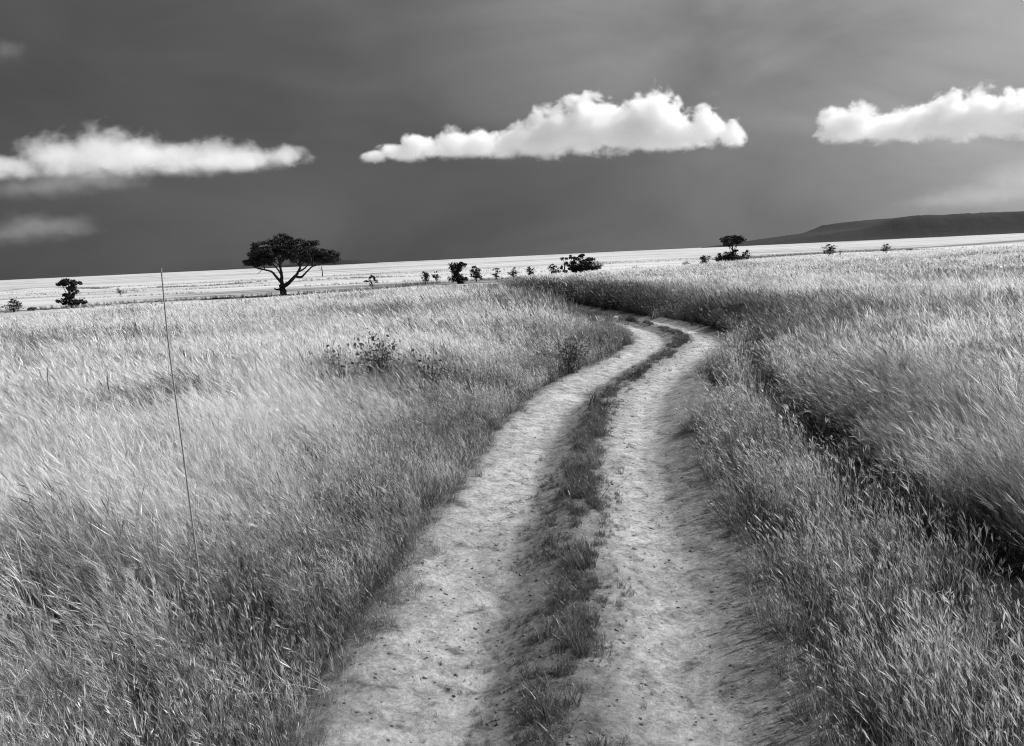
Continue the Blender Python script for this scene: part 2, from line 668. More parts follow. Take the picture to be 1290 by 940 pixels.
def sample(n, r0, r1, half=R(50), power=1.0):
    """points by radius with pdf r^power"""
    u = rng.uniform(0, 1, n)
    k = power + 1
    r = (r0 ** k + u * (r1 ** k - r0 ** k)) ** (1 / k)
    a = rng.uniform(-half, half, n)
    return r * np.sin(a), r * np.cos(a)


TALLKW = dict(leaf_tone=.115, stalk_tone=.44, head_tone=.78, wind=.17)
C_TN = tuft_collection('tall_near', 12, M_TALL, nleaf=24, nstalk=14, radius=.10, hl=.55, hs=1.0, wl=.0045, ws=.003, spike=5, head_len=.2, **TALLKW)
C_TM = tuft_collection('tall_mid', 12, M_TALL, nleaf=18, nstalk=14, radius=.15, hl=.55, hs=1.0, wl=.012, ws=.0078, spike=3, head_len=.24, nseg=4, **TALLKW)
C_TF = tuft_collection('tall_far', 8, M_TALL, nleaf=20, nstalk=30, radius=.35, hl=.6, hs=1.0, wl=.03, ws=.022, spike=2, head_len=.28, nseg=3, **TALLKW)
VKW = dict(leaf_tone=.17, stalk_tone=.6, head_tone=1.0, wind=.16)
C_VN = tuft_collection('verge_near', 8, M_VERGE, nleaf=34, nstalk=13, radius=.11, hl=.4, hs=.56, wl=.0055, ws=.003, spike=3, head_len=.13, **VKW)
C_VM = tuft_collection('verge_mid', 6, M_VERGE, nleaf=34, nstalk=16, radius=.18, hl=.4, hs=.58, wl=.012, ws=.007, spike=3, head_len=.12, nseg=3, **VKW)
SKW = dict(leaf_tone=.34, stalk_tone=.7, head_tone=.9, wind=.1)
C_SN = tuft_collection('crown_near', 8, M_STRIP, nleaf=30, nstalk=4, radius=.07, hl=.17, hs=.24, wl=.006, ws=.003, spike=2, head_len=.06, **SKW)
C_SM = tuft_collection('crown_mid', 5, M_STRIP, nleaf=34, nstalk=5, radius=.13, hl=.16, hs=.2, wl=.012, ws=.006, spike=2, head_len=.06, nseg=3, **SKW)


S0 = float(np.interp(0, CL[:, 1], CS))


def tall_height(x, y, d, s):
    """how tall the grass grows: low beside the track, full height in the field"""
    nz = fbm(x / 2.2, y / 2.2, 51, 3)
    ed = np.abs(d) + (nz - .5) * .8
    left = .42 + .58 * sstep(1.5, 4.0, ed)
    right = .72 + .28 * sstep(3.2, 4.6, ed)
    far = sstep(20, 26, np.hypot(x, y))
    right = right * (1 - far) + (.5 + .5 * sstep(1.4, 3.0, ed)) * far
    past = sstep(29, 33, s - S0)
    left = left * (1 - past) + past * (.72 + .28 * sstep(1.4, 3, ed))
    right = right * (1 - past) + past * (1.0 + .1 * sstep(1.4, 3, ed))
    return np.where(d < 0, left, right) * (.62 + .3 * fbm(x / 3.5, y / 3.5, 61, 3) + .4 * fbm(x / .9, y / .9, 62, 2)) * np.exp(rng.normal(0, .14, len(x)))


def make_set(x, y, coll, nvar, scale, tint, tilt=.1, sink=0.0, z=None, hfac=None):
    n = len(x)
    if z is None:
        z = height(x, y)
    rot = np.stack([rng.normal(0, tilt, n) + (fbm(x / 1.7, y / 1.7, 131, 3) - .5) * .7, rng.normal(0, tilt, n) + (fbm(x / 2.1, y / 2.1, 137, 3) - .5) * .8, rng.normal(0, .5, n) + (fbm(x / 3, y / 3, 139, 2) - .5) * 1.6], -1)
    w = rng.uniform(.85, 1.2, n)
    sc = np.stack([scale * w, scale * w, scale if hfac is None else scale * hfac], -1)
    return (np.stack([x, y, z - sink], -1), rot, sc, rng.integers(0, nvar, n), tint, coll)


def ok_for_tall(x, y):
    d, s = track_sd(x, y)
    e = (fbm(x / .5, y / .5, 71, 3) - .5) * .5
    r = np.hypot(x, y)
    ditch = 3.25 + .45 * (1 - sstep(4.5, 9, r)) - .95 * sstep(12, 22, r)
    gap = (fbm(x / .8, y / .8, 75, 3) - .5) * 1.1 + rng.normal(0, .06, len(x))
    keep = np.where(d < 0, d < -1.42 + e, np.where(r < 23, d > ditch + gap * .6, d > 1.4 + e))
    return keep, d, s


def tall_set(n, r0, r1, power, coll, nvar, base=1.0, seedless=0):
    x, y = sample(n, r0, r1, power=power)
    k, d, s = ok_for_tall(x, y)
    k &= drop(x, y) < .35
    k &= (fbm(x / .8, y / .8, 66, 3) > .36) | (rng.uniform(0, 1, n) < .3)
    x, y, d, s = x[k], y[k], d[k], s[k]
    h = tall_height(x, y, d, s)
    h = np.minimum(h, 1.25) * (1 - .12 * sstep(25, 50, np.hypot(x, y)))
    dk = np.ones(len(x))
    for qx, qy in ((-2.44, 14.6), (-2.9, 13.3), (-1.5, 13.8), (1.36, 18.1)):
        dk -= .42 * np.exp(-((x - qx) ** 2 + ((y - qy) / 1.6) ** 2) / .8)
    h = h * np.clip(dk + .25, .7, 1)
    # greener, darker blades close to the track, straw coloured ones out in the field
    tint = (.45 + .5 * sstep(1.4, 5.5, np.abs(d)) - .24 * sstep(14, 26, np.hypot(x, y)) + .5 * sstep(.78, 1.0, np.hypot(x, y) / crest(x, y))) * np.clip(np.exp(rng.normal(-.05, .33, len(x))), .4, 1.7) * np.clip(dk, .4, 1)
    tint = tint * np.where(d > 0, .5 + .5 * sstep(3.2, 8.5, d + (fbm(x / 1.5, y / 1.5, 68, 2) - .5) * 3), 1)
    tint = tint * np.where((d > 0) & (s - S0 > 26), .45 + .55 * sstep(1.8, 4.5, d), 1)  # bank past the bend: its shaded near side painted into the tint
    return make_set(x, y, coll, nvar, h * base, tint)


sets = [tall_set(14000, 1.6, 13, 1.0, C_TN, 12), tall_set(62000, 12, 42, .8, C_TM, 12), tall_set(80000, 38, 140, .6, C_TF, 8, 1.0)]


def plain_set(n):
    x, y = sample(n, 45, 460, power=.5)
    k = drop(x, y) >= .5
    x, y = x[k], y[k]
    st = fbm(x / 45, y / 8, 121, 4)
    g = gully_shade(x, y)
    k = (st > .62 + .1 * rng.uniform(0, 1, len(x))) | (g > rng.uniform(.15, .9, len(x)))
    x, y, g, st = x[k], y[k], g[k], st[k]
    tint = np.where(g > .2, .32, .55) * rng.uniform(.6, 1.4, len(x))  # tufts inside the painted shade bands are tinted darker too
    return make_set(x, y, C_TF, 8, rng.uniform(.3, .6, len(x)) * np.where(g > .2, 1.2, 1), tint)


sets.append(plain_set(80000))
C_ST = tuft_collection('long_stem', 10, M_TALL, nleaf=2, nstalk=3, radius=.06, hl=.7, hs=1.15, wl=.005, ws=.0042, spike=5, head_len=.2, leaf_tone=.4, stalk_tone=.62, head_tone=.85, wind=.34)


def stem_set(n):
    x, y = sample(n, 1.8, 16, power=1.0)
    k, d, s = ok_for_tall(x, y)
    x, y, d, s = x[k], y[k], d[k], s[k]
    return make_set(x, y, C_ST, 10, np.minimum(tall_height(x, y, d, s), 1.1) * rng.uniform(.8, 1.1, len(x)), rng.uniform(.7, 1.5, len(x)), np.where(rng.uniform(0, 1, len(x)) < .2, .6, .2))


sets.append(stem_set(1500))

tall = scatter_object('tall_grass', 'tall dry pale savanna grass leaning in the wind on both sides of the track', 'grass', sets)


def verge_set(n, r0, r1, power, coll, nvar):
    x, y = sample(n, r0, r1, power=power)
    d, s = track_sd(x, y)
    r = np.hypot(x, y)
    e = (fbm(x / .45, y / .45, 81, 3) - .5) * .55
    ditch = 2.45 + .45 * (1 - sstep(4.5, 9, r)) - .6 * sstep(12, 22, r)
    bare = (d > 0) & (s > 26) & (s < 30) & (d < 2.1)
    k = ((d > 1.33 + e) & (d < ditch + e * .5) & ((r < 24) | (d < 2.3)) & ~bare) | ((d < -1.3 + e) & (d > -2.6 + e * 2))
    x, y, d = x[k], y[k], d[k]
    ed = np.abs(d)
    sc = np.where((d > 0) & (y > 25), 1.35, 1) * np.where(d > 0, .5 + .65 * sstep(1.25, 1.9, ed), .45 + .6 * sstep(1.2, 2.2, ed)) * (.6 + .75 * fbm(x / .7, y / .7, 91, 3)) * np.exp(rng.normal(0, .15, len(x)))
    tint = np.where(d > 0, np.where(y > 25, .4, 1.0), .6) * np.clip(np.exp(rng.normal(-.05, .35, len(x))), .4, 1.8)  # verge of the far bank tinted dark, painting in its shaded face
    return make_set(x, y, coll, nvar, sc, tint, .15)


def gap_set(n):
    x, y = sample(n, 1.8, 24, power=.8)
    d, s = track_sd(x, y)
    r = np.hypot(x, y)
    c = 2.95 + .45 * (1 - sstep(4.5, 9, r)) - .8 * sstep(12, 22, r)
    k = (np.abs(d - c) < .6) & (fbm(x / .5, y / .5, 141, 3) > .42)
    x, y = x[k], y[k]
    return make_set(x, y, C_VM, 6, rng.uniform(.5, 1.15, len(x)), rng.uniform(.22, .7, len(x)), .25)


verge = scatter_object('verge_grass', 'short green grass in a low bank along both edges of the track', 'grass',
                       [verge_set(9000, 1.6, 13, .6, C_VN, 8), verge_set(16000, 12, 45, .3, C_VM, 6), gap_set(9000)])


def strip_set(n, s0, s1, coll, nvar):
    s = rng.uniform(s0, s1, n)
    wide = rng.uniform(0, 1, n) < .62
    d = np.where(wide, rng.normal(-.1, .3, n), rng.normal(.0, .12, n)) * (1 - .35 * sstep(9, 13, s - S0))
    cx, cy = np.interp(s, CS, CL[:, 0]), np.interp(s, CS, CL[:, 1])
    tx, ty = np.interp(s, CS, TAN[:, 0]), np.interp(s, CS, TAN[:, 1])
    x, y = cx + ty * d, cy - tx * d
    den = fbm(d / .13, s / .38, 101, 3)
    k = den > np.where(wide, .52, .45) + .05 * sstep(11, 14, s - S0)
    x, y, d, s, wide = x[k], y[k], d[k], s[k], wide[k]
    sc = np.where(wide, .24, .55) * np.exp(rng.normal(0, .35, len(x)))
    z = track_z(x, y, d, s)
    return make_set(x, y, coll, nvar, sc, rng.uniform(.6, 1.3, len(x)), .2, z=z)


s_near = np.interp(13, CL[:, 1], CS)
s_cam = np.interp(1.5, CL[:, 1], CS)
strip = scatter_object('crown_grass', 'low dark tufts of grass growing on the crown between the two wheel ruts', 'grass',
                       [strip_set(5200, s_cam, s_near, C_SN, 8), strip_set(4200, s_near, s_near + 26, C_SM, 5)])


# clods and litter lying on the track
def clod_collection(n):
    c = bpy.data.collections.new('clods')
    import bmesh
    for i in range(n):
        bm = bmesh.new()
        bmesh.ops.create_icosphere(bm, subdivisions=2, radius=1)
        rg = random.Random(i)
        for v in bm.verts:
            k = 1 + rg.uniform(-.3, .3)
            v.co = (v.co.x * k * 1.5, v.co.y * k, max(v.co.z * k * .7, -.25))
        me = bpy.data.meshes.new('clod_%02d' % i)
        bm.to_mesh(me)
        bm.free()
        me.materials.append(M_CLOD)
        c.objects.link(bpy.data.objects.new('clod_%02d' % i, me))
    return c


def clod_set(n):
    s = s_cam + (rng.uniform(0, 1, n) ** 1.5) * 28
    d = np.where(rng.uniform(0, 1, n) < .55, rng.normal(-.05, .33, n), rng.uniform(-1.45, 1.45, n))
    cx, cy = np.interp(s, CS, CL[:, 0]), np.interp(s, CS, CL[:, 1])
    tx, ty = np.interp(s, CS, TAN[:, 0]), np.interp(s, CS, TAN[:, 1])
    x, y = cx + ty * d, cy - tx * d
    z = track_z(x, y, d, s)
    size = .0025 + .011 * rng.uniform(0, 1, n) ** 5
    return make_set(x, y, clod_collection(6), 6, size, np.ones(n), .3, z=z)


clods = scatter_object('loose_clods', 'small dark clods and crumbs of earth scattered over the track', 'debris', [clod_set(4500)])


# ------------------------------------------------------------------ trees and bushes
def tube(path, rad, n=7):
    path, rad = np.asarray(path, float), np.asarray(rad, float)
    T = np.gradient(path, axis=0)
    T /= np.linalg.norm(T, axis=1)[:, None] + 1e-9
    up = np.array([.31, .87, .11])
    A = np.cross(T, up)
    A /= np.linalg.norm(A, axis=1)[:, None] + 1e-9
    B = np.cross(T, A)
    a = np.linspace(0, 2 * math.pi, n, endpoint=False)
    V = path[:, None] + rad[:, None, None] * (A[:, None] * np.cos(a)[None, :, None] + B[:, None] * np.sin(a)[None, :, None])
    F = grid_faces(len(path), n, True)
    return V.reshape(-1, 3), F


def curve_path(P, n=8):
    return catmull(np.asarray(P, float), n)


def tubes_mesh(name, L, n=7):
    """L: list of (control points, r0, r1)"""
    Vs, Fs, o = [], [], 0
    for P, r0, r1 in L:
        p = curve_path(P) if len(P) > 2 else np.linspace(P[0], P[-1], 6)
        p = p + rng.normal(0, r1 * .35, p.shape) * np.linspace(0, 1, len(p))[:, None]
        V, F = tube(p, np.linspace(r0, r1, len(p)), n)
        Vs.append(V)
        Fs.append(F + o)
        o += len(V)
    return mesh_np(name, np.vstack(Vs), [np.vstack(Fs)], smooth=True)


def leaves_mesh(name, C, size, flat=.5, tone=None, rg=rng):
    """one small leaf-clump face per centre"""
    n = len(C)
    nrm = rg.normal(size=(n, 3))
    nrm[:, 2] += flat * 2
    nrm /= np.linalg.norm(nrm, axis=1)[:, None]
    a = np.cross(nrm, rg.normal(size=(n, 3)))
    a /= np.linalg.norm(a, axis=1)[:, None] + 1e-9
    b = np.cross(nrm, a)
    s = size * rg.uniform(.5, 1.3, n)
    a, b = a * s[:, None], b * (s * rg.uniform(.45, .8, n))[:, None]
    V = np.stack([C - a, C - b * .8, C + a, C + b], 1).reshape(-1, 3)
    t = rg.uniform(0, 1, n) if tone is None else tone
    return mesh_np(name, V, [np.arange(4 * n).reshape(n, 4)], {'tone': np.repeat(t, 4)})


def lobe_points(n, c, r, rg=rng, shell=.35):
    v = rg.normal(size=(n, 3))
    v /= np.linalg.norm(v, axis=1)[:, None]
    q = rg.uniform(shell, 1, n) ** .6
    return np.asarray(c) + v * np.asarray(r) * q[:, None]


def acacia():
    bx, by = on_ground(357, 371.5, PLAIN_Z)
    bz = height_s(bx, by)
    k = math.hypot(bx, by) / FPX * .97     # metres per photograph pixel at the tree
    root = empty('acacia_tree', (bx, by, bz), 'big dark spreading acacia with forked trunk and umbrella crown standing on the pale plain', 'tree', 'trees and bushes dotted over the plain')

    def P(u, v, y):                          # pixel offsets from the foot, y in metres
        return (u * k, y, v * k)
    L = [
        ([P(0, -3, 0), P(0, 3, 0), P(-1, 9, 0), P(0, 12, 0)], .72, .55),
        ([P(0, 9, 0), P(-1, 18, .2), P(-1, 26, .6), P(-3, 36, 1), P(-4, 48, 1.2)], .42, .14),
        ([P(-1, 15, 0), P(-5, 22, -.8), P(-9, 29, -1.6), P(-17, 32, -2), P(-25, 34, -2.2), P(-32, 39, -2.5)], .3, .08),
        ([P(0, 10, 0), P(8, 14, -.4), P(15, 20, -.6), P(20, 25, -.5), P(23, 33, .4), P(26, 46, .8)], .45, .14),
        ([P(18, 22, -.6), P(26, 21, -1.2), P(32, 25, -2), P(42, 33, -2.4), P(54, 40, -2.6)], .28, .08),
        ([P(22, 28, 0), P(27, 31, 1), P(32, 37, 1.8), P(38, 44, 2.5)], .2, .07),
        ([P(-1, 6, 0), P(-4, 7, -.5), P(-7, 7, -.7), P(-9, 9, -.8)], .25, .1),
        ([P(-1, 24, .5), P(-8, 32, 2), P(-18, 40, 3.5), P(-28, 46, 4)], .2, .06),
        ([P(-2, 30, .7), P(3, 38, -1.5), P(8, 48, -3)], .18, .05),
        ([P(23, 34, .4), P(30, 44, -2), P(36, 52, -3.5)], .15, .05),
        ([P(24, 38, .5), P(18, 48, 2.5), P(14, 56, 4)], .15, .05),
        ([P(-20, 32, -2), P(-24, 28, -2.4), P(-26, 27, -2.5)], .06, .03),
        ([P(30, 24, -1.8), P(36, 28, -2.6), P(38, 27, -2.8)], .08, .03),
        ([P(42, 33, -2.4), P(52, 36, -1.2), P(62, 40, -.5)], .1, .04),
    ]
    for i in range(26):
        a = rng.uniform(-1, 1)
        u, v, y = a * 44 + 9, rng.uniform(44, 58), rng.normal(0, 2.6)
        s = [(-17, 32, -2), (-3, 36, 1), (23, 33, .4), (42, 33, -2.4)][int(np.argmin([abs(u - q) for q in (-30, -4, 22, 45)]))]
        L.append(([P(*s), P((u + s[0]) / 2, (v + s[1]) / 2 + 3, (y + s[2]) / 2), P(u, v, y)], .1, .03))
    obj('trunk', tubes_mesh('trunk', L, 8), root, M_BARK)
    lobes = [(-31, 46, -1, 16, 9, 2.8), (-25, 53, 2.5, 16, 10, 3), (-18, 59, -1.5, 17, 9, 3), (-4, 64, 1.5, 18, 9, 3), (-8, 50, -2.5, 20, 10, 3),
             (10, 66, 0, 16, 9, 3), (10, 54, 3.5, 20, 10, 3), (26, 59, -2.0, 18, 9, 3), (36, 59, 1.5, 14, 9, 2.6), (30, 48, -3, 16, 9, 2.8),
             (48, 49, 1, 16, 10, 2.8), (58, 45, -1, 14, 9, 2.6), (64, 43, .5, 10, 7, 2.2), (-38, 42, .5, 8, 5, 2), (5, 46, 4, 16, 8, 3), (-22, 45, 3, 14, 9, 3), (0, 55, -3.5, 18, 9, 2.5), (18, 50, -3.5, 16, 9, 2.5), (-18, 50, -3.5, 16, 9, 2.5), (40, 50, -2.5, 14, 8, 2.5), (40, 46, 3, 15, 8, 2.5), (-27, 41, 0, 12, 6, 2.5), (-12, 44, -2, 11, 6, 2.5), (50, 42, 1, 12, 6, 2.2), (31, 43, 2, 10, 6, 2.2)]
    C = []
    for (u, v, y, ru, rv, ry) in lobes:
        for j in range(13):                    # every lobe is a handful of smaller sprays
            c = lobe_points(1, P(u, v, y), (ru * k * .88, ry * .9, rv * k * .85), shell=.1)[0]
            C.append(lobe_points(230, c, (rng.uniform(.6, 1.3), rng.uniform(.6, 1.2), rng.uniform(.35, .7)), shell=0))
    C = np.vstack(C)
    obj('crown', leaves_mesh('crown', C, .14, .4), root, M_ACACIA)


acacia()


def bush(u, v, w, h, label, kind='bush', style='round', mat=None, z=PLAIN_Z, n=900, leaf=None, name=None, group='trees and bushes dotted over the plain'):
    x, y = on_ground(u, v + .6, z)
    z0 = height_s(x, y)
    k = math.hypot(x, y) / FPX
    e_ = 1.12 if w > 16 else 1.32
    W, H = w * k * e_, h * k * e_
    rg = np.random.default_rng(int(u * 7 + v))
    n = int(n * 1.7)
    root = empty(name or ('small_tree' if style in ('tiers', 'umbrella') else 'bush'), (x, y, z0), label, kind, group)
    L = []
    if style == 'umbrella':
        lob = [((0, 0, .84), (.5, .5, .13)), ((-.16, .1, .80), (.32, .4, .12)), ((.2, -.1, .86), (.3, .35, .12)), ((.02, 0, .95), (.28, .3, .07))]
        L.append(([(0, 0, -.2), (.02 * W, 0, .35 * H), (-.02 * W, 0, .62 * H), (0, 0, .8 * H)], .022 * H, .012 * H))
        L += [([(0, 0, .5 * H), (-.12 * W, 0, .66 * H), (-.26 * W, .05 * W, .78 * H)], .013 * H, .006 * H), ([(0, 0, .48 * H), (.14 * W, 0, .66 * H), (.26 * W, -.05 * W, .8 * H)], .013 * H, .006 * H)]
    elif style == 'tiers':
        lob = [((-.12, 0, .84), (.34, .34, .13)), ((.22, .1, .80), (.26, .3, .11)), ((-.3, .0, .76), (.18, .2, .08)), ((.05, 0, .6), (.28, .3, .14)), ((0, 0, .42), (.22, .24, .12)), ((-.2, 0, .2), (.36, .3, .13)),
               ((.3, 0, .18), (.3, .3, .11)), ((.0, 0, .12), (.36, .3, .1))]
        L.append(([(0, 0, -.2), (.03 * W, 0, .3 * H), (-.02 * W, 0, .6 * H), (0, 0, .85 * H)], .03 * H, .012 * H))
    elif style == 'double':
        lob = [((.02, 0, .76), (.42, .4, .22)), ((-.12, 0, .66), (.3, .3, .16)), ((.2, 0, .84), (.24, .24, .12)), ((-.12, 0, .26), (.36, .36, .22)), ((.22, 0, .22), (.32, .32, .18)), ((0, 0, .48), (.22, .22, .14))]
        L.append(([(0, 0, -.2), (0, 0, .5 * H)], .04 * H, .02 * H))
    elif style == 'star':
        lob = [((0, 0, .45), (.3, .3, .2)), ((-.3, 0, .55), (.2, .15, .09)), ((.3, 0, .52), (.2, .15, .09)), ((-.12, 0, .8), (.12, .12, .16)), ((.14, 0, .78), (.12, .12, .15)), ((0, 0, .9), (.08, .1, .1))]
        L.append(([(0, 0, -.2), (0, 0, .5 * H)], .04 * H, .02 * H))
    elif style == 'thin':
        lob = [((0, 0, .85), (.36, .36, .12)), ((.2, 0, .62), (.26, .26, .12)), ((-.2, 0, .45), (.24, .24, .1)), ((.1, 0, .25), (.3, .3, .12))]
        L.append(([(0, 0, -.2), (.06 * W, 0, .4 * H), (-.03 * W, 0, .85 * H)], .025 * H, .01 * H))
    elif style == 'low':
        lob = [((rg.uniform(-.32, .32), rg.uniform(-.3, .3), rg.uniform(.25, .6)), (rg.uniform(.18, .3), .25, rg.uniform(.2, .34))) for _ in range(5)]
    else:
        lob = [((rg.uniform(-.27, .27), rg.uniform(-.25, .25), rg.uniform(.25, .78)), (rg.uniform(.15, .3), rg.uniform(.18, .3), rg.uniform(.12, .22))) for _ in range(9)]
        lob += [((0, 0, .45), (.34, .34, .3)), ((rg.uniform(-.15, .15), 0, .88), (.14, .14, .1))]
    for i in range(5):
        a = rg.uniform(0, 6.28)
        e = lob[i % len(lob)][0]
        L.append(([(0, 0, -.2), (e[0] * W * .4 + .05 * math.cos(a), e[1] * W * .4, e[2] * H * .5), (e[0] * W, e[1] * W, e[2] * H)], .018 * H + .01, .006 * H + .004))
    C = []
    for c, r in lob:
        m = max(3, int(8 * (r[0] * r[2]) ** .5 / .25))
        for j in range(m):
            cc = lobe_points(1, (c[0] * W, c[1] * W, c[2] * H), (r[0] * W, r[1] * W, r[2] * H), rg, .1)[0]
            q = rg.uniform(.4, .7)
            C.append(lobe_points(max(12, int(n / len(lob) / m)), cc, (r[0] * W * q, r[1] * W * q, r[2] * H * q), rg, 0))
    C = np.vstack(C)
    C[:, 2] = np.maximum(C[:, 2], .03)
    obj('trunk', tubes_mesh('trunk', L, 6), root, M_BARK)
    obj('crown', leaves_mesh('crown', C, leaf or max(.085, .042 * H), .25, rg=rg), root, mat or M_BUSH)
    return root


bush(17, 393, 21, 13, 'low wide dark bush near the left end of the plain', style='round')
bush(43, 391, 9, 4, 'tiny flat scrub just right of the leftmost bush', style='low', n=250)
bush(90, 387, 22, 30, 'small dark tree in separate tiers of foliage left of the thin rod', 'tree', 'tiers', n=1800)
bush(152, 371, 8, 7, 'tiny lone dark bush on the bright plain left of the thin rod', style='low', n=350)
bush(469, 363, 15, 13, 'small spiky star shaped bush on the plain right of the big acacia', style='star', n=700)
bush(536, 358, 12, 13, 'small round bush, leftmost of the row in the middle of the plain', style='round', n=600)
bush(550, 354, 10, 10, 'smaller bush set back just left of the tall two lobed bush', style='round', n=500)
bush(577, 357, 20, 25, 'tallest two lobed dark bush in the middle row on the plain', style='double', n=2000, kind='tree')
bush(600, 355, 15, 16, 'dense squat bush just right of the tall two lobed bush', style='round', n=900)
bush(625, 352, 9, 12, 'pale thin grey bush between two dark bushes of the middle row', style='thin', mat=M_GREYBUSH, n=450)
bush(647, 352, 12, 12, 'ragged grey bush between the pale thin one and the last bush of the row', style='round', mat=M_GREYBUSH, n=500)
bush(669, 352, 12, 13, 'dark leaning bush, rightmost of the evenly spaced middle row', style='round', n=550)
bush(698, 349, 16, 13, 'low spreading bush at the left foot of the big bush clump', style='round', n=700)
bush(711, 348, 9, 19, 'slender see-through grey bush between low spreading bush and big clump', style='thin', mat=M_GREYBUSH, n=420)
bush(721, 346, 10, 19, 'thin open tree touching the left side of the big bush clump', 'tree', 'thin', n=520)
bush(738, 347.5, 36, 26, 'biggest rounded dark bush clump in the middle of the plain', style='round', n=4200)
bush(756, 337, 11, 8, 'small bush floating far back right of the big rounded clump', style='low', n=350)
bush(801, 342, 7, 8, 'tiny upright dark bush alone near the bend of the track', style='low', n=300)
bush(809, 341.5, 7, 4, 'tiniest flat bush beside the tiny upright bush', style='low', n=150)
bush(866, 335, 13, 8, 'faint grey scrub left of the bushes under the umbrella tree', style='low', mat=M_GREYBUSH, n=250)
bush(888, 336, 17, 13, 'dense dark mound bush left of the umbrella tree', style='round', n=800)
bush(906, 335.5, 9, 13, 'narrow grey bush between dark mound and umbrella tree', style='round', mat=M_GREYBUSH, n=500)
bush(923, 334.5, 26, 32, 'small flat topped umbrella tree rising out of bushes below the far hill', 'tree', 'umbrella', n=1800)
bush(922, 335, 30, 19, 'thick dark bush round the foot of the umbrella tree', style='round', n=2600)
bush(938, 333.5, 12, 14, 'upright bush at the right side of the umbrella tree', style='round', n=600)
bush(947, 333, 11, 8, 'low dark bush at the right end of the umbrella tree thicket', style='low', n=400)
bush(1044, 322.5, 18, 13, 'dark rounded bush alone below the far flat hill', style='round', n=800)
bush(1058, 325, 4, 7, 'tiny pale stalky bush just right of the rounded bush below the hill', style='thin', mat=M_GREYBUSH, n=120)
bush(1117, 319, 10, 9, 'small dark bush on the pale plain toward the right, below the hill', style='round', n=400)
bush(1147, 316, 7, 3, 'tiny flat scrub, rightmost on the plain below the hill', style='low', n=120)
bush(1006, 325.5, 6, 3, 'tiny flat scrub between umbrella tree and the lone rounded bush', style='low', n=120)

# thin dead trunk seen under the right side of the acacia crown
def dead_trunk():
    x, y = on_ground(406, 348.5, PLAIN_Z)
    z = height_s(x, y)
    k = math.hypot(x, y) / FPX
    me = tubes_mesh('dead_trunk', [([(0, 0, -.3), (.2, 0, 5 * k), (0, 0, 12 * k)], .28, .18), ([(.1, 0, 8 * k), (-.7, 0, 9.5 * k), (-1.1, 0, 11 * k)], .12, .05)])
    tag(obj('dead_trunk', me, mat=M_BARK, loc=(x, y, z)), 'thin bare dead trunk far behind the right side of the big acacia', 'tree')


dead_trunk()


# leafy shrubs standing in the tall grass left of the track
def leafy_shrub(u, v, H, W, nst, nleaf, label):
    x, y = on_ground(u, v)
    z = height_s(x, y)
    rg = np.random.default_rng(int(u))
    root = empty('leafy_shrub', (x, y, z), label, 'shrub', 'leafy shrubs in the tall grass')
    L, C = [], []
    for i in range(nst):
        a = rg.uniform(0, 6.28)
        e = np.array([math.cos(a) * W * rg.uniform(.2, 1), math.sin(a) * W * rg.uniform(.2, 1), H * rg.uniform(.65, 1.05)])
        b = np.array([rg.normal(0, .05), rg.normal(0, .05), -.05])
        m = (b + e) / 2 + np.array([0, 0, .1 * H])
        L.append(([b, m, e], .008, .003))
        p = curve_path([b, m, e])
        t = rg.uniform(.3, 1, nleaf)
        C.append(p[(t * (len(p) - 1)).astype(int)] + rg.normal(0, .09, (nleaf, 3)))
    obj('stem', tubes_mesh('stem', L, 5), root, M_BARK)
    obj('foliage', leaves_mesh('foliage', np.vstack(C), .036, .2, rg=rg), root, M_SHRUB)


leafy_shrub(480, 512, 1.35, .5, 20, 52, 'densest dark leafy shrub standing in the tall grass left of the track')
leafy_shrub(428, 532, 1.3, .55, 12, 34, 'sparse leafy shrub with scattered dark leaves, leftmost in the grass')
leafy_shrub(541, 520, 1.15, .4, 10, 30, 'small leafy shrub between the densest shrub and the track')
leafy_shrub(718, 470, .85, .6, 18, 34, 'leafy shrub on the grassy point inside the bend of the track')


# thin rod standing in the grass beside the track
def thin_rod():
    y0 = 5.2
    foot = at_depth(303, 1100, y0)
    pts = [at_depth(u, v, y0) for u, v in ((285, 930), (262, 770), (240, 640), (224, 520), (212, 430), (203, 338))]
    x0, z0 = pts[0][0] + .06, height_s(pts[0][0], y0)
    up = [p for p in pts if p[2] > .9]
    fx = up[0][0] + (up[0][0] - up[1][0]) / (up[1][2] - up[0][2]) * (up[0][2] - z0)
    P = [(fx, y0, z0 - .05)] + up
    P = [(p[0] - P[0][0], 0, p[2] - z0) for p in P]
    p = curve_path(P, 10)
    V, F = tube(p, np.linspace(.0058, .0044, len(p)), 8)
    me = mesh_np('thin_rod', V, [F], smooth=True)
    tag(obj('whip_rod', me, mat=M_ROD, loc=(fx, y0, z0)), 'tall thin dark whip rod leaning slightly, upright in front of the left grass', 'rod')


thin_rod()


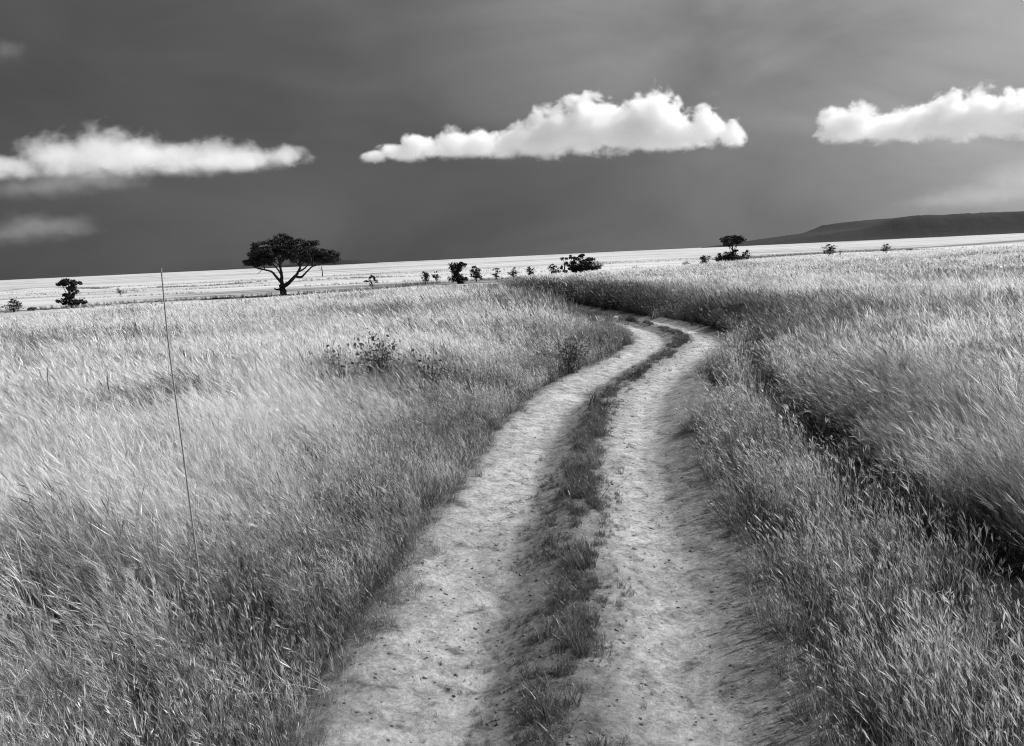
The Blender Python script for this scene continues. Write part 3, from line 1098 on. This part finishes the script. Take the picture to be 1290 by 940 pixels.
# ------------------------------------------------------------------ far hills
def hill(name, prof, y0, depth, front, seed, nx=260, ny=90):
    P = np.array([(at_depth(u, v, y0)[0], at_depth(u, v, y0)[2]) for u, v in prof])
    xs = np.linspace(P[0, 0], P[-1, 0], nx)
    top = np.interp(xs, P[:, 0], P[:, 1])
    for _ in range(3):
        top[1:-1] = .5 * top[1:-1] + .25 * (top[:-2] + top[2:])
    t = np.linspace(0, 1, ny)
    yy = y0 - front + t * (front * 2 + depth)
    X, Y = np.meshgrid(xs, yy, indexing='ij')
    f = sstep(y0 - front, y0, Y) * (1 - sstep(y0 + depth, y0 + depth + front, Y))
    g = fbm(X / 260, Y / 500, seed, 4)
    f = np.clip(f * (.9 + .2 * g), 0, 1)
    Z = PLAIN_Z - 12 + (top[:, None] + 15) * f + (fbm(X / 80, Y / 80, seed + 5, 4) - .5) * 7 * f + (fbm(X / 20, Y / 20, seed + 9, 2) - .5) * 7 * sstep(.3, 1, f)
    me = mesh_np(name, np.stack([X, Y, Z], -1).reshape(-1, 3), [grid_faces(nx, ny)], smooth=True)
    return tag(obj(name, me, mat=M_HILL), kind='structure')


hill('hill', [(925, 311.5), (950, 308), (980, 303), (1010, 299), (1050, 293), (1085, 288), (1105, 282), (1125, 274.5), (1150, 271.5), (1190, 270), (1240, 268), (1290, 266.5), (1400, 264), (1500, 266), (1600, 275), (1750, 283)],
     7000, 1500, 420, 5)
hill('hill_range', [(325, 338), (350, 335), (380, 331.5), (405, 329), (430, 328), (442, 329.5), (455, 331.5), (468, 333)], 8500, 800, 300, 8, 120, 50)


# ------------------------------------------------------------------ clouds: real volumes
def cloud(name, lobes, base, y0, rho, label, soft=.38, namp=1.1, nscale=.009, res=4.5, dep=.7):
    sc = y0 / FPX
    pts = [(np.array(at_depth(u, v, y0)), ru * sc, rv * sc) for u, v, ru, rv in lobes]
    ctr = np.mean([p[0] for p in pts], axis=0)
    bx, bz, _ = 0, 0, 0
    b0, b1 = at_depth(*base[0], y0), at_depth(*base[1], y0)
    rmaxy = max(p[1] for p in pts) * dep
    lo = np.min([p[0] - np.array([p[1], 0, p[2]]) * 1.5 for p in pts], axis=0) - ctr
    hi = np.max([p[0] + np.array([p[1], 0, p[2]]) * 1.6 for p in pts], axis=0) - ctr
    lo[1], hi[1] = -rmaxy * 1.5, rmaxy * 1.5
    me = bpy.data.volumes.new(name)
    o = obj(name, me, loc=tuple(ctr))
    ng = bpy.data.node_groups.new(name + '_density', 'GeometryNodeTree')
    ng.interface.new_socket('Geometry', in_out='INPUT', socket_type='NodeSocketGeometry')
    ng.interface.new_socket('Geometry', in_out='OUTPUT', socket_type='NodeSocketGeometry')
    N, L = ng.nodes, ng.links
    N.new('NodeGroupInput')
    go = N.new('NodeGroupOutput')
    t = NT(ng)
    pos = N.new('GeometryNodeInputPosition').outputs[0]
    F = None
    for c, rx, rz in pts:
        q = t.vmath('SUBTRACT', pos, tuple(c - ctr))
        q = t.vmath('DIVIDE', q, (rx, rx * dep, rz))
        l = t.vmath('LENGTH', q, out=1)
        v = t.math('SUBTRACT', 1.0, l)
        if F is None:
            F = v
        else:
            nd = N.new('ShaderNodeMath')
            nd.operation = 'SMOOTH_MAX'
            t.set(nd.inputs[0], F)
            t.set(nd.inputs[1], v)
            nd.inputs[2].default_value = .06
            F = nd.outputs[0]
    nz = t.noise(t.scaled(pos, (1, 1, 1.25)), nscale, 9, .66, .3)
    big = t.noise(pos, nscale * .3, 2, .5)
    F = t.math('ADD', F, t.math('MULTIPLY', t.math('SUBTRACT', nz, .5), namp * 2))
    F = t.math('ADD', F, t.math('MULTIPLY', t.math('SUBTRACT', big, .5), namp * .8))
    # flat cloud base
    sx = N.new('ShaderNodeSeparateXYZ')
    L.new(pos, sx.inputs[0])
    slope = (b1[2] - b0[2]) / (b1[0] - b0[0])
    zb = t.math('ADD', t.math('MULTIPLY', sx.outputs[0], slope), b0[2] - ctr[2] + slope * (ctr[0] - b0[0]))
    hb = t.math('DIVIDE', t.math('SUBTRACT', sx.outputs[2], zb), 16 * sc)
    hb = t.math('MINIMUM', t.math('ADD', hb, t.math('MULTIPLY', t.math('SUBTRACT', nz, .5), 1.6)), 1.0)
    hb = t.math('MAXIMUM', hb, 0.0)
    F = t.math('DIVIDE', F, soft)
    F = t.math('MULTIPLY', t.math('MINIMUM', t.math('MAXIMUM', F, 0.0), 1.0), hb)
    vc = N.new('GeometryNodeVolumeCube')
    L.new(F, vc.inputs['Density'])
    vc.inputs['Min'].default_value = tuple(lo)
    vc.inputs['Max'].default_value = tuple(hi)
    for i, ax in enumerate('XYZ'):
        vc.inputs['Resolution ' + ax].default_value = int(max(12, min(420, (hi[i] - lo[i]) / res)))
    sm = N.new('GeometryNodeSetMaterial')
    m, nt = new_mat(name + '_vapour')
    mt = NT(nt)
    pv = nt.nodes.new('ShaderNodeVolumePrincipled')
    pv.inputs['Color'].default_value = (1, 1, 1, 1)
    dens = mt.n('ShaderNodeAttribute', _attribute_name='density').outputs['Fac']
    mt.set(pv.inputs['Density'], mt.math('MULTIPLY', dens, rho))
    pv.inputs['Density Attribute'].default_value = ''
    pv.inputs['Anisotropy'].default_value = .25
    out(mt, vol=pv.outputs[0])
    sm.inputs['Material'].default_value = m
    L.new(vc.outputs[0], sm.inputs[0])
    L.new(sm.outputs[0], go.inputs[0])
    md = o.modifiers.new('density', 'NODES')
    md.node_group = ng
    me.materials.append(m)
    return tag(o, label, 'cloud', 'clouds over the plain')


YC = 5000
cloud('cumulus_cloud', [(472, 198, 22, 8), (500, 193, 24, 11), (528, 187, 26, 16), (572, 184, 26, 21), (605, 183, 28, 19), (636, 186, 26, 15), (664, 176, 32, 25), (698, 168, 38, 33), (740, 160, 38, 39), (785, 166, 34, 32), (822, 156, 38, 36),
                        (850, 168, 40, 26), (888, 163, 28, 24), (922, 170, 18, 18)], ((470, 206), (925, 190)), YC, .032, 'long bright white cumulus cloud hanging over the middle of the plain')
cloud('cumulus_cloud', [(1074, 160, 36, 25), (1116, 164, 36, 20), (1158, 157, 36, 25), (1194, 149, 38, 31), (1232, 147, 40, 32), (1272, 146, 42, 32), (1318, 146, 45, 33), (1372, 154, 42, 25)],
      ((1050, 182), (1290, 174)), YC, .032, 'billowing white cloud cut by the right edge, above the flat hill')
cloud('cumulus_cloud', [(-40, 212, 45, 18), (10, 212, 46, 16), (75, 199, 52, 31), (130, 194, 54, 33), (170, 199, 54, 30), (222, 206, 54, 25), (272, 205, 50, 25), (312, 202, 44, 20), (352, 197, 40, 14)],
      ((20, 228), (350, 218)), YC, .0095, 'soft long white cloud above the big acacia on the left', soft=.8)
cloud('thin_cloud', [(70, 236, 66, 22), (125, 226, 56, 18), (15, 240, 40, 16)], ((20, 254), (120, 248)), YC + 600, .0008, 'dim grey cloud wisp under the soft left cloud', soft=.8, res=16)
cloud('thin_cloud', [(40, 290, 56, 24), (80, 288, 46, 18), (-20, 298, 46, 22)], ((0, 312), (100, 306)), YC + 600, .0008, 'dim grey cloud wisp low over the plain at the left edge', soft=.8, res=16)
cloud('thin_cloud', [(5, 66, 30, 14), (-30, 68, 30, 14)], ((-20, 82), (30, 80)), YC + 600, .0008, 'faint cloud scrap high in the left corner of the sky', soft=.8, res=16)
cloud('thin_cloud', [(1290, 226, 70, 30), (1240, 246, 80, 18), (1190, 254, 60, 10), (1350, 230, 60, 40)], ((1160, 272), (1290, 264)), YC + 4500, .0003, 'pale cloud veil sloping down onto the flat hill', soft=.8, res=30)

# ------------------------------------------------------------------ light and sky
w = bpy.data.worlds.new('World')
scene.world = w
w.use_nodes = True
nt = w.node_tree
nt.nodes.clear()
t = NT(nt)
sky = t.n('ShaderNodeTexSky', _sky_type='NISHITA', _sun_disc=False, _sun_elevation=SUN_EL, _sun_rotation=SUN_AZ)
bw = t.n('ShaderNodeRGBToBW', i0=sky.outputs[0]).outputs[0]
dirv = t.n('ShaderNodeTexCoord').outputs['Generated']
# a dull bank of storm cloud covers the sky and thins towards the sun
dot = t.vmath('DOT_PRODUCT', dirv, tuple(SUN), out=1)
cl = t.noise(t.scaled(dirv, (3.0, 3.0, 6)), 1.0, 5, .5, .5)
dot2 = t.math('ADD', dot, t.math('MULTIPLY', t.math('SUBTRACT', cl, .5), .34))
glow = t.ramp(t.mapr(dot2, -1, 1, 0, 1), [(.0, .6), (.5, .72), (.6, .8), (.66, .98), (.73, 1.5), (.80, 2.4), (.85, 3.5), (1, 6)])
cl2 = t.noise(t.scaled(dirv, (1.6, 1.6, 4.5)), 1.7, 4, .5, .8)
glow = t.math('MULTIPLY', glow, t.mapr(cl2, .3, .7, .78, 1.25))
fin = t.math('ADD', t.math('MULTIPLY', glow, .92), t.math('MULTIPLY', bw, .02))
bg = t.n('ShaderNodeBackground', Color=fin, Strength=.1)
wo = nt.nodes.new('ShaderNodeOutputWorld')
nt.links.new(bg.outputs[0], wo.inputs['Surface'])

sl = bpy.data.lights.new('sun', 'SUN')
sl.energy, sl.angle = 4.6, R(.53)
so = bpy.data.objects.new('sun', sl)
COL.objects.link(so)
so.rotation_euler = mathutils.Vector(-SUN).to_track_quat('-Z', 'Y').to_euler()

# ------------------------------------------------------------------ render settings
scene.render.engine = 'CYCLES'
cy = scene.cycles
cy.use_denoising = True
try:
    cy.denoiser = 'OPENIMAGEDENOISE'
    cy.denoising_input_passes = 'RGB_ALBEDO_NORMAL'
    cy.denoising_prefilter = 'FAST'
except Exception:
    pass
cy.max_bounces = 20
cy.use_adaptive_sampling = False
cy.diffuse_bounces = 2
cy.glossy_bounces = 1
cy.transmission_bounces = 4
cy.transparent_max_bounces = 6
cy.volume_bounces = 20
cy.filter_width = 1.1
vs = scene.view_settings
vs.view_transform = 'Standard'
vs.look = 'None'
vs.exposure = .25
vs.gamma = 1
